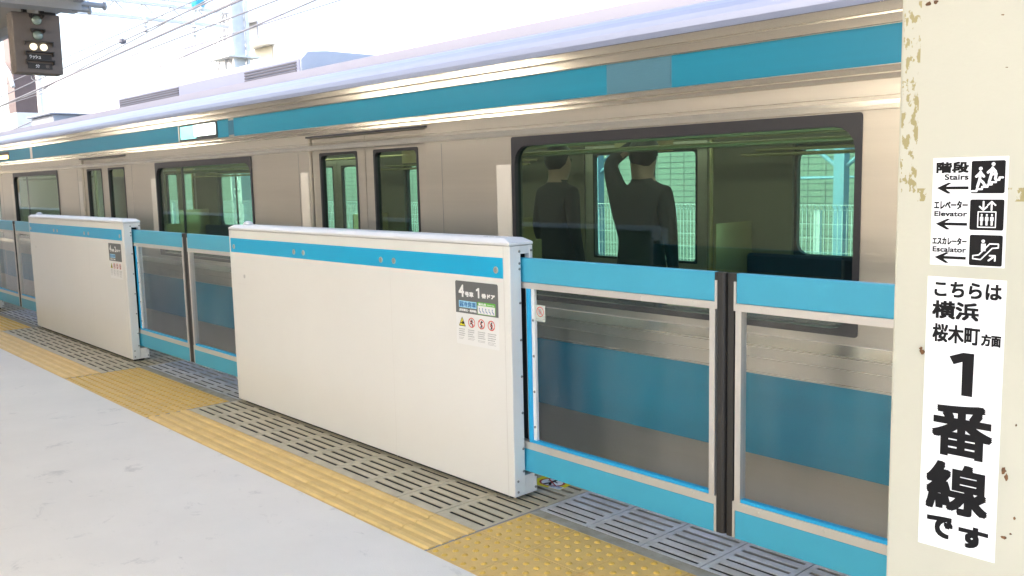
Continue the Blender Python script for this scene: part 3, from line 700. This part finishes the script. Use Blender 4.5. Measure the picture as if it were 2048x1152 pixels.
# interior fittings
m = MB(); bk = MB(); pp = MB()
for a, b in WINS[:3]:
    for ya, yb, yk in ((YT + .12, YT + .55, YT + .075), (YF - .55, YF - .12, YF - .15)):
        m.box(a - .35, b + .35, ya, yb, .36, .46); bk.box(a - .35, b + .35, yk, yk + .075, .46, .90)
        for x in (a - .37, b + .355): pp.box(x, x + .02, min(ya, yk), yb if ya < 2 else yb + .05, .30, 1.15)
    for y in (YT + .10, YT + .20, YT + .30, YF - .10, YF - .20, YF - .30): pp.tube((a - .3, y, 1.66 + (.04 if y in (YT + .10, YF - .10) else 0)), (b + .3, y, 1.66 + (.04 if y in (YT + .10, YF - .10) else 0)), .012, n=8)
each(m, 'bench_seat', 'seat', train, bevel=.02); each(bk, 'bench_back', 'seat', train, bevel=.02)
for y in (1.05, 3.04): pp.tube((CX0 + .6, y, 1.80), (CX1 - .6, y, 1.80), .016, n=8)
for a, b in DOORS:
    for y in (.75, 3.34):
        for x in (a - .12, b + .12): pp.tube((x, y, .03), (x, y, 2.06), .016, n=8)
each(pp, 'handrail', mat('handrail', (.85, .78, .42), .25, .7), train)
m = MB()
for x in (-13.0, -11.0, -8.6, -6.0, -3.6, -1.1, 1.3): m.box(x, x + .5, 2.0, 2.004, 1.68, 2.0)
each(m, 'hanging_poster', 'poster', train)
# underframe, hidden behind the platform edge
MB().box(CX0 + 1, CX1 - 1, .95, 3.1, -.75, ZB - .005).build('underframe', 'dark', train)
wh = MB()
for x in (CX0 + 2, CX0 + 4.1, CX1 - 4.1, CX1 - 2):
    for y in (1.5, 2.57): wh.lathe((x, y - .06, -.66), (0, 1, 0), ((0, .43), (.1, .43), (.1, .40), (.12, .40)), 24)
each(wh, 'wheel', 'rail_steel', train)
for y in (1.51, 2.58): tag(MB().box(-70, 30, y - .035, y + .035, -1.12, -1.09).build('track_rail', 'rail_steel'), kind='structure')

# ------------------------------------------------------------------ passengers
def person(name, label, base, pose, coat, rot=0.):
    """pose: joint name -> (x, y, z) relative to base; one skinned surface"""
    J = dict(pel=(0, 0, .93), bel=(0, 0, 1.08), che=(0, 0, 1.30), nek=(0, 0, 1.45), hd0=(0, -.01, 1.54), hd1=(0, -.02, 1.63), hd2=(0, -.01, 1.69), nose=(0, -.105, 1.585),
             shL=(-.17, 0, 1.38), elL=(-.22, .02, 1.12), wrL=(-.20, -.06, .88), haL=(-.20, -.08, .80), shR=(.17, 0, 1.38), elR=(.22, .02, 1.12), wrR=(.20, -.06, .88), haR=(.20, -.08, .80),
             hiL=(-.09, 0, .88), knL=(-.10, -.02, .48), anL=(-.10, .02, .08), toL=(-.11, -.15, .03), hiR=(.09, 0, .88), knR=(.10, -.02, .48), anR=(.10, .02, .08), toR=(.11, -.15, .03))
    J.update(pose)
    R_ = dict(pel=(.15, .11), bel=(.14, .10), che=(.16, .115), nek=(.055, .06), hd0=(.07, .085), hd1=(.078, .098), hd2=(.06, .075), nose=(.014, .014), shL=(.07, .07), elL=(.05, .05), wrL=(.032, .032), haL=(.035, .02), shR=(.07, .07), elR=(.05, .05), wrR=(.032, .032), haR=(.035, .02),
              hiL=(.095, .095), knL=(.065, .065), anL=(.045, .045), toL=(.04, .03), hiR=(.095, .095), knR=(.065, .065), anR=(.045, .045), toR=(.04, .03))
    E_ = [('pel', 'bel'), ('bel', 'che'), ('che', 'nek'), ('nek', 'hd0'), ('hd0', 'hd1'), ('hd1', 'hd2'), ('hd0', 'nose'), ('che', 'shL'), ('shL', 'elL'), ('elL', 'wrL'), ('wrL', 'haL'), ('che', 'shR'), ('shR', 'elR'), ('elR', 'wrR'), ('wrR', 'haR'),
          ('pel', 'hiL'), ('hiL', 'knL'), ('knL', 'anL'), ('anL', 'toL'), ('pel', 'hiR'), ('hiR', 'knR'), ('knR', 'anR'), ('anR', 'toR')]
    for s in 'LR':
        h = Vector(J['ha' + s]); dv = (h - Vector(J['wr' + s])).normalized(); sx = Vector((1, 0, 0)) if abs(dv.x) < .7 else Vector((0, 1, 0))
        for k in range(4):
            nm = f'f{k}{s}'; J[nm] = tuple(h + sx * (.014 * (k - 1.5)) + dv * .03); J[nm + 't'] = tuple(h + sx * (.017 * (k - 1.5)) + dv * (.075 - .008 * abs(k - 1.2)) + Vector((0, -.015, 0)))
            R_[nm] = (.010, .010); R_[nm + 't'] = (.008, .008); E_ += [('ha' + s, nm), (nm, nm + 't')]
        J['th' + s] = tuple(h + sx * .045 + dv * .01 + Vector((0, -.02, 0))); R_['th' + s] = (.010, .010); E_.append(('ha' + s, 'th' + s))
    ks = list(J); me = bpy.data.meshes.new(name); me.from_pydata([J[k] for k in ks], [(ks.index(a), ks.index(b)) for a, b in E_], [])
    o = bpy.data.objects.new(name, me); C.objects.link(o)
    sk = o.modifiers.new('skin', 'SKIN'); 
    for k, v in zip(ks, me.skin_vertices[0].data): v.radius = R_[k]; v.use_root = (k == 'pel')
    ss = o.modifiers.new('sub', 'SUBSURF'); ss.levels = 2; ss.render_levels = 2
    dg = bpy.context.evaluated_depsgraph_get(); dg.update()
    m2 = bpy.data.meshes.new_from_object(o.evaluated_get(dg)); bpy.data.objects.remove(o); bpy.data.meshes.remove(me)
    m2.name = name; m2.materials.clear()
    for k in ('skin', coat, 'trousers', 'rubber'): m2.materials.append(M[k])
    hip = J['pel'][2]; hands = [Vector(J['wrL']), Vector(J['wrR'])]
    for p in m2.polygons:
        c = p.center; p.use_smooth = True
        near_hand = any((c - hh).length < .13 and (c - Vector(J['el' + s])).length > (hh - Vector(J['el' + s])).length for hh, s in zip(hands, 'LR'))
        p.material_index = 0 if c.z > J['nek'][2] + .02 and (c - Vector(J['hd1'])).length < .22 or near_hand else (1 if c.z > hip - .12 or (abs(c.x) > .155 and c.z > hip - .3) else (3 if c.z < .07 else 2))
    o = bpy.data.objects.new(name, m2); C.objects.link(o); o.location = base; o.rotation_euler.z = rot; tag(o, label, 'person', 'passengers inside the train')
    # hair: a cap of shell over the skull
    hb = MB(); hc = Vector(J['hd1']); N_, R2 = 14, 8
    vs = []; fs = []
    for i in range(R2 + 1):
        ph = math.radians(100 * i / R2)
        for k in range(N_):
            a = 2 * math.pi * k / N_; drop = 1 if math.sin(a) > -.35 else .62
            p2 = math.radians((136 if math.sin(a) > .1 else 112) * drop * i / R2)
            vs.append(hc + Vector((.092 * math.sin(p2) * math.cos(a), .115 * math.sin(p2) * math.sin(a) + .006, .112 * math.cos(p2) + .004)))
    for i in range(R2): fs += [(i * N_ + k, i * N_ + (k + 1) % N_, (i + 1) * N_ + (k + 1) % N_, (i + 1) * N_ + k) for k in range(N_)]
    hb.add(vs, fs).build('hair', 'hair', o, smooth=True)
    eb = MB()
    for x in (-.03, .03): eb.lathe(Vector((x + J['hd1'][0], J['hd1'][1] - .088, J['hd1'][2] - .01)), (0, -1, 0), ((0, .012), (.004, .009)), 10)
    eb.build('eye', 'hair', o)
    return o
person('person', 'standing passenger in a dark coat, leftmost in the large train window', (-1.66, 2.0, .03), dict(), 'coat_dark', 3.0)
p2 = person('person', 'standing passenger reaching up to a handrail in the large train window', (-.54, 1.6, .03), dict(elR=(.27, -.05, 1.58), wrR=(.16, -.22, 1.72), haR=(.14, -.28, 1.75), hd1=(-.01, -.03, 1.63)), 'coat_dark', 3.25)

# ------------------------------------------------------------------ canopy, lamps, signal
can = thing('platform_canopy', 'grey underside and bracket of the platform canopy at the upper left corner', 'canopy', (0, 0, 2.98))
MB().box(XL, XC, -7.6, -.36, .08, .16).build('roof_deck', 'canopy', can)
MB().box(XL, XC, -.36, -.30, 0, .22).box(XL, XC, -7.66, -7.6, 0, .22).build('fascia', 'canopy_steel', can)
m = MB()
for k in range(6):
    x = -4.72 - 7.7 * k + 0
    m.box(x - .10, x + .10, -7.0, -.30, -.06, .079)
each(m, 'beam', 'canopy_steel', can)
m = MB().tube((-4.66, -.36, .0), (-4.66, -.10, .0), .022, n=12).tube((-4.66, -.12, .0), (-4.66, -.105, .0), .034, n=12).tube((-4.66, -.36, -.045), (-4.66, -.22, -.045), .022, n=12).tube((-4.66, -.24, -.045), (-4.66, -.225, -.045), .034, n=12)
m.build('pipe_end', 'canopy_steel', can)
def make_lamp(label):
    t = thing('platform_lamp', label, 'lamp', (0, 0, 0), 'fluorescent lamps under the canopy')
    for s in (-1, 1):
        m = MB(); m.extrude_x([(-.06, .05), (-.02, 0), (.02, 0), (.06, .05)], s * .74 - .68, s * .74 + .68); m.build('reflector', 'white', t)
        MB().tube((s * .74 - .60, 0, -.022), (s * .74 + .60, 0, -.022), .016, n=8).build('tube', 'tube', t)
    return t
LP = make_lamp('lit twin tube fluorescent lamp under the canopy, front row mirrored in the train rail, back rows added as fill'); LP.location = (-4.4, -2.0, 2.98)
for x in (-12.1, -19.8, -27.5): copy_tree(LP, None, (x, -2.0, 2.98))
for x in (-.2, 1.6): copy_tree(LP, None, (x, -5.4, 2.98)); copy_tree(LP, None, (x, -7.0, 2.98))  # back rows: unseen fill lamps, added to brighten the barrier fronts
cw = copy_tree(LP, None, (-.5, -5.6, 2.98)); cw.rotation_euler.z = math.radians(90); cw.location = (.9, -3.6, 2.98)
sw = MB().box(XL, XC, -8.4, -8.25, -1.3, 3.1).build('added_back_wall', 'added_back_wall'); tag(sw, 'plain tan wall added out of view behind the platform to block sky light', 'wall')  # unseen wall, added to keep bluish sky light off the barrier fronts

sg = thing('departure_signal', 'brown hanging departure signal with two lit lamps under the canopy', 'signal', (-5.0, -.535, 2.44))
MB().add([(-.16, -.175, .015), (.0, -.178, .015), (.0, .175, .015), (-.16, .175, .015), (-.16, -.178, .49), (.0, -.178, .49), (.0, .178, .49), (-.16, .178, .49)],
         [(0, 3, 2, 1), (4, 5, 6, 7), (0, 1, 5, 4), (1, 2, 6, 5), (2, 3, 7, 6), (3, 0, 4, 7)]).build('housing', 'signal', sg, bevel=.008, seg=2)
hd = MB()
for z in (.449, .335): hd.extrude_x([(-.05, z + .012), (-.05, z + .028), (.05, z + .028), (.05, z + .012), (.042, z + .0), (.042, z + .02), (-.042, z + .02), (-.042, z + .0)], .0005, .05)
for z in (.233, .154, .086):
    hd.box(.0005, .045, -.105, .105, z + .026, z + .034); hd.box(.0005, .035, -.105, -.098, z, z + .0255); hd.box(.0005, .035, .098, .105, z, z + .0255)
each(hd, 'hood', 'signal_dark', sg)
for z in (.434, .315):
    ln = MB().lathe((.0, 0, z), (1, 0, 0), ((0, .038), (.012, .037), (.018, .030), (.022, .015), (.023, .004)), 24).build('lens', 'lens', sg, smooth=True)
    if z > .4:
        for r in (.012, .022, .032):
            rg = MB(); n = 24
            for i in range(n):
                a, b = 2 * math.pi * i / n, 2 * math.pi * (i + 1) / n; xx = .0235 - (r / .032) ** 2 * .0095
                rg.add([(xx, (r - .003) * math.cos(a), z + (r - .003) * math.sin(a)), (xx, r * math.cos(a), z + r * math.sin(a)), (xx, r * math.cos(b), z + r * math.sin(b)), (xx, (r - .003) * math.cos(b), z + (r - .003) * math.sin(b))], [(0, 1, 2, 3)])
            rg.build('lens_ring', 'lens_ring', ln, fix=False)
for y in (-.038, .038): MB().lathe((.0, y, .224), (1, 0, 0), ((0, .028), (.012, .027), (.02, .02), (.023, .008)), 20).build('lit_lamp', 'lamp_lit', sg, smooth=True)
side = lambda u, v, h: (h, u, v)
for z, tx in ((.144, (('ラッシュ', -.075, .010),)), (.073, (('分', -.035, -.003), ('散', .04, .07)))):
    pl = MB().box(.0004, .006, -.09, .09, z - .022, z + .022).build('text_plate', 'signal_dark', sg)
    for k, (b_, u0, u1) in enumerate(tx):
        d = Draw(side, .0065); d.text(b_, u0, z - .014, u1, z + .014, .0008); d.build('lettering', 'white' if k == 0 and z > .1 else ('insulator' if k == 0 else 'signal'), pl)
MB().box(-.12, -.07, -.075, -.045, .49, .545).box(-.12, -.07, .055, .085, .49, .545).box(-.11, -.08, .09, .17, .49, .52).build('hanger', 'signal_dark', sg)
MB().path([(-.08, -.05, 0), (-.08, -.05, -.02), (-.08, -.03, -.035), (-.08, -.01, -.02), (-.08, -.01, 0)], .004).build('cable_loop', 'galv', sg)

# ------------------------------------------------------------------ beyond the train: fence, wall, braces
fen = thing('mesh_fence', 'white wire mesh fence seen through the train windows', 'fence', (0, 6.0, -1.2))
m = MB(); pm_ = MB()
FX0, FX1 = -24, 6.2; zt = 2.36
x = FX0
while x < FX1:
    m.add([], []); m.box(x - .0032, x + .0032, -.0022, .0022, .05, zt - .05)
    for (a0, b0), (a1, b1) in (((0, zt - .05), (-.05, zt + .02)), ((-.05, zt + .02), (-.012, zt - .03))):
        m.tube((x, a0, b0), (x + .014, a1, b1), .0028, n=4, caps=False)
    x += .05
for k in range(16): m.box(FX0, FX1, -.006, -.002, .1 + k * .148, .105 + k * .148)
m.box(FX0, FX1, -.054, -.047, zt + .013, zt + .02)
m.build('mesh_panel', 'mesh_white', fen, fix=False)
x = -1.79
while x > FX0: x -= 1.89
while x < FX1:
    MB().box(x - .032, x + .032, .006, .066, 0, zt - .06).box(x - .034, x + .034, .004, .068, zt - .06, zt - .045).build('post', 'mesh_white', fen, fix=False); x += 1.89
wl = thing('tiled_wall', 'pale panelled wall with dark joints beyond the fence', 'wall', (0, 11.0, -1.3))
MB().box(-34, 6, 0, .3, 0, 5.6).build('panel', 'far_wall', wl)
m = MB()
for k in range(52): m.box(-34, 6, -.004, .001, .05 + k * .107, .062 + k * .107)
x = -34
while x < 6: m.box(x - .006, x + .006, -.0045, .001, 0, 5.6); x += .315
m.build('joint', 'far_joint', wl, fix=False)
def brace_post(x, label):
    t = thing('steel_post', label, 'post', (x, 8.0, -1.3), 'blue steel posts between fence and wall')
    MB().box(-.07, .07, -.07, .07, 0, 4.6).build('shaft', 'blue_steel', t)
    MB().path([(-1.0, 0, 3.6), (-.02, 0, 2.85)], .028).path([(1.0, 0, 3.6), (.02, 0, 2.85)], .028).path([(-.75, .3, 3.6), (-.02, .1, 3.05)], .022).path([(.75, .3, 3.6), (.02, .1, 3.05)], .022).path([(-1.9, 0, 2.74), (0, 0, 2.74)], .018).build('brace', 'blue_steel', t)
    return t
b0 = brace_post(-2.56, 'blue steel post with diagonal braces at the right of the large train window')
copy_tree(b0, None, (-6.67, 8, -1.3), 'blue steel post with diagonal braces behind the standing passengers')
copy_tree(b0, None, (-1.95, 8.6, -1.3), 'thinner blue post farthest right in the large train window')
copy_tree(b0, None, (-16.5, 8, -1.3), 'blue steel post with braces seen through the train door glass')

# ------------------------------------------------------------------ overhead line, mast, buildings
mast = thing('catenary_mast', 'pale lattice catenary mast rising beyond the train roof', 'mast', (-15.5, 6.3, -1.3))
m = MB()
for sx in (-.22, .22):
    for sy in (-.16, .16): m.box(sx - .035, sx + .035, sy - .035, sy + .035, 0, 6.9)
each(m, 'leg', 'galv', mast)
m = MB()
for k in range(11):
    z = .3 + k * .6
    for sy in (-.16, .16): m.tube((-.22, sy, z), (.22, sy, z + .6), .014, n=6).tube((.22, sy, z), (-.22, sy, z + .6), .014, n=6).box(-.2, .2, sy - .008, sy + .008, z, z + .05)
m.build('lattice', 'galv', mast)
MB().box(-.17, .17, -.12, .12, 0, 6.85).build('web_plate', 'galv', mast)
MB().box(-.62, .36, -.35, .35, 5.50, 5.54).build('platform', 'galv', mast)
m = MB().path([(-.62, -.3, 5.5), (-.05, -.16, 6.7)], .022).path([(-1.3, -.1, 4.2), (-.25, -.1, 6.3)], .022).path([(-1.45, -.1, 4.2), (-.4, -.1, 6.3)], .022); m.build('strut', 'galv', mast)
pb = thing('catenary_beam', 'pale steel beam spanning the tracks to the lattice mast', 'beam', (-15.5, 2.2, 5.0))
m = MB().box(-.04, .04, -.9, 4.3, .13, .19).box(-.04, .04, -.9, 4.3, -.17, -.11)
for k in range(9): m.tube((0, -.9 + k * .56, -.13), (0, -.9 + k * .56 + .28, .15), .016, n=6).tube((0, -.9 + k * .56 + .28, .15), (0, -.9 + k * .56 + .56, -.13), .016, n=6)
m.build('truss', 'galv', pb)
MB().path([(-.4, .2, .35), (-.4, 4.4, .35)], .03).build('upper_pipe', 'galv', pb)
def insulator(x, y, z, label):
    t = thing('insulator', label, 'insulator', (x, y, z), 'white insulators hanging from the beam')
    m = MB().tube((0, 0, -.30), (0, 0, .22), .022, n=8); m.build('rod', 'galv', t)
    m = MB()
    for k in range(3): m.lathe((0, 0, -.22 + k * .085), (0, 0, 1), ((0, .02), (.012, .075), (.028, .03)), 14)
    m.build('disc', 'insulator', t, smooth=True)
for y, lb in ((4.35, 'insulator on the dark wire clamp under the beam'), (5.35, 'insulator hanging beside the lattice mast'), (2.6, 'insulator hanging right of the departure signal')): insulator(-15.4, y, 4.80, lb)
def wire(p0, p1, r, label, knob=None):
    a, b = Vector(p0), Vector(p1); d = b - a
    o = MB().tube(a - d * 3.0, b + d * 1.6, r, n=6).build('overhead_wire', 'wire'); tag(o, label, 'wire', 'overhead wires above the train')
    if knob is not None: MB().lathe(a + d * knob, (0, 0, 1), ((-.04, .02), (-.02, .055), (.02, .055), (.04, .02)), 10).build('clamp', 'wire', o)
wire((-12.971, 2.05, 3.493), (-7.346, 2.05, 3.688), .010, 'upper overhead wire with a round clamp, crossing right of the departure signal', .47)
wire((-13.013, 2.05, 3.336), (-6.647, 2.05, 3.579), .016, 'thick overhead wire running just under the clamped wire')
wire((-16.181, 3.0, 3.62), (-8.6, 3.0, 3.80), .010, 'thin overhead wire below the insulators')
wire((-18.84, 3.0, 2.98), (-7.0, 3.0, 3.66), .011, 'lowest overhead wire rising from behind the train roof')
wire((-16.13, 5.0, 4.9), (-9.4, 5.0, 5.35), .014, 'overhead wire attached beside the lattice mast')
wire((-16.48, 3.0, 4.05), (-8.9, 3.0, 4.22), .009, 'overhead wire crossing in front of the white insulators')
wire((-19.5, 4.2, 3.95), (-9.0, 4.2, 4.02), .008, 'far overhead wire passing just above the air conditioner')
tk = thing('water_tank', 'small blue tank on top of the catenary beam', 'tank', (-15.6, 5.55, 5.2)); MB().lathe((0, 0, 0), (0, 0, 1), ((0, .13), (.16, .14), (.24, .11), (.28, .04)), 18).build('drum', 'tank_blue', tk, smooth=True); MB().box(-.2, .2, -.03, .03, -.04, 0).build('bracket', 'galv', tk)

pil = thing('brown_pillar', 'brown pillar with a grey base behind the departure signal', 'pillar', (-25.2, 4.62, -1.3))
MB().box(-.36, .36, -.36, .36, 4.95, 9.5).build('shaft', 'pillar_brown', pil); MB().box(-.37, .37, -.37, .37, 0, 4.949).build('base', 'galv', pil)
tag(MB().tube((-23.75, 4.6, -1.3), (-23.75, 4.6, 8.5), .075, n=14).tube((-23.75, 4.6, 5.2), (-23.75, 4.6, 5.25), .09, n=14).build('drainpipe', 'white'), 'white vertical drainpipe beside the brown pillar', 'pipe')
tag(MB().path([(-26.8, 4.0, 5.05), (-25.4, 4.0, 5.05), (-24.7, 4.0, 4.95), (-24.2, 4.0, 4.65), (-23.9, 4.0, 4.25)], .05).build('cable_conduit', 'galv'), 'curved grey conduit crossing in front of the brown pillar', 'conduit')
eq = thing('pole_transformer', 'dark rail equipment on white posts at the left edge above the train roof', 'equipment', (-24.6, 3.6, 3.0))
MB().box(-1.3, -.3, -.2, .2, .72, .95).build('box', 'pillar_brown', eq); MB().tube((-1.0, 0, -4.2), (-1.0, 0, .72), .07).tube((-.5, 0, -4.2), (-.5, 0, .72), .05).path([(-1.6, 0, .2), (-1.0, 0, .8)], .04).build('post', 'white', eq)

hs = thing('house', 'white house with a shaded balcony opening above the train roof', 'house', (-30, 14, -1.3))
MB().box(-3.3, 24, 0, 7, 0, 8.0).box(-3.3, -.6, -.01, 7, 8.0, 9.6).build('wall', 'house', hs)
wn = MB().box(-.3, .62, -.025, .02, 8.35, 8.98).build('window', 'house_dark', hs)
MB().box(-.38, .7, -.4, -.012, 8.98, 9.06).build('awning', 'house', hs)
MB().box(.3, 1.72, -.03, -.001, 7.2, 7.95).build('balcony_panel', 'house_tan', hs)
MB().box(.25, 1.9, -.6, 1.0, 7.98, 8.10).build('eave', 'house', hs)
tag(MB().box(-60, -34, 13, 22, -1.3, 7.5).build('distant_building', 'house'), 'blank white building fading into the bright sky', 'building')
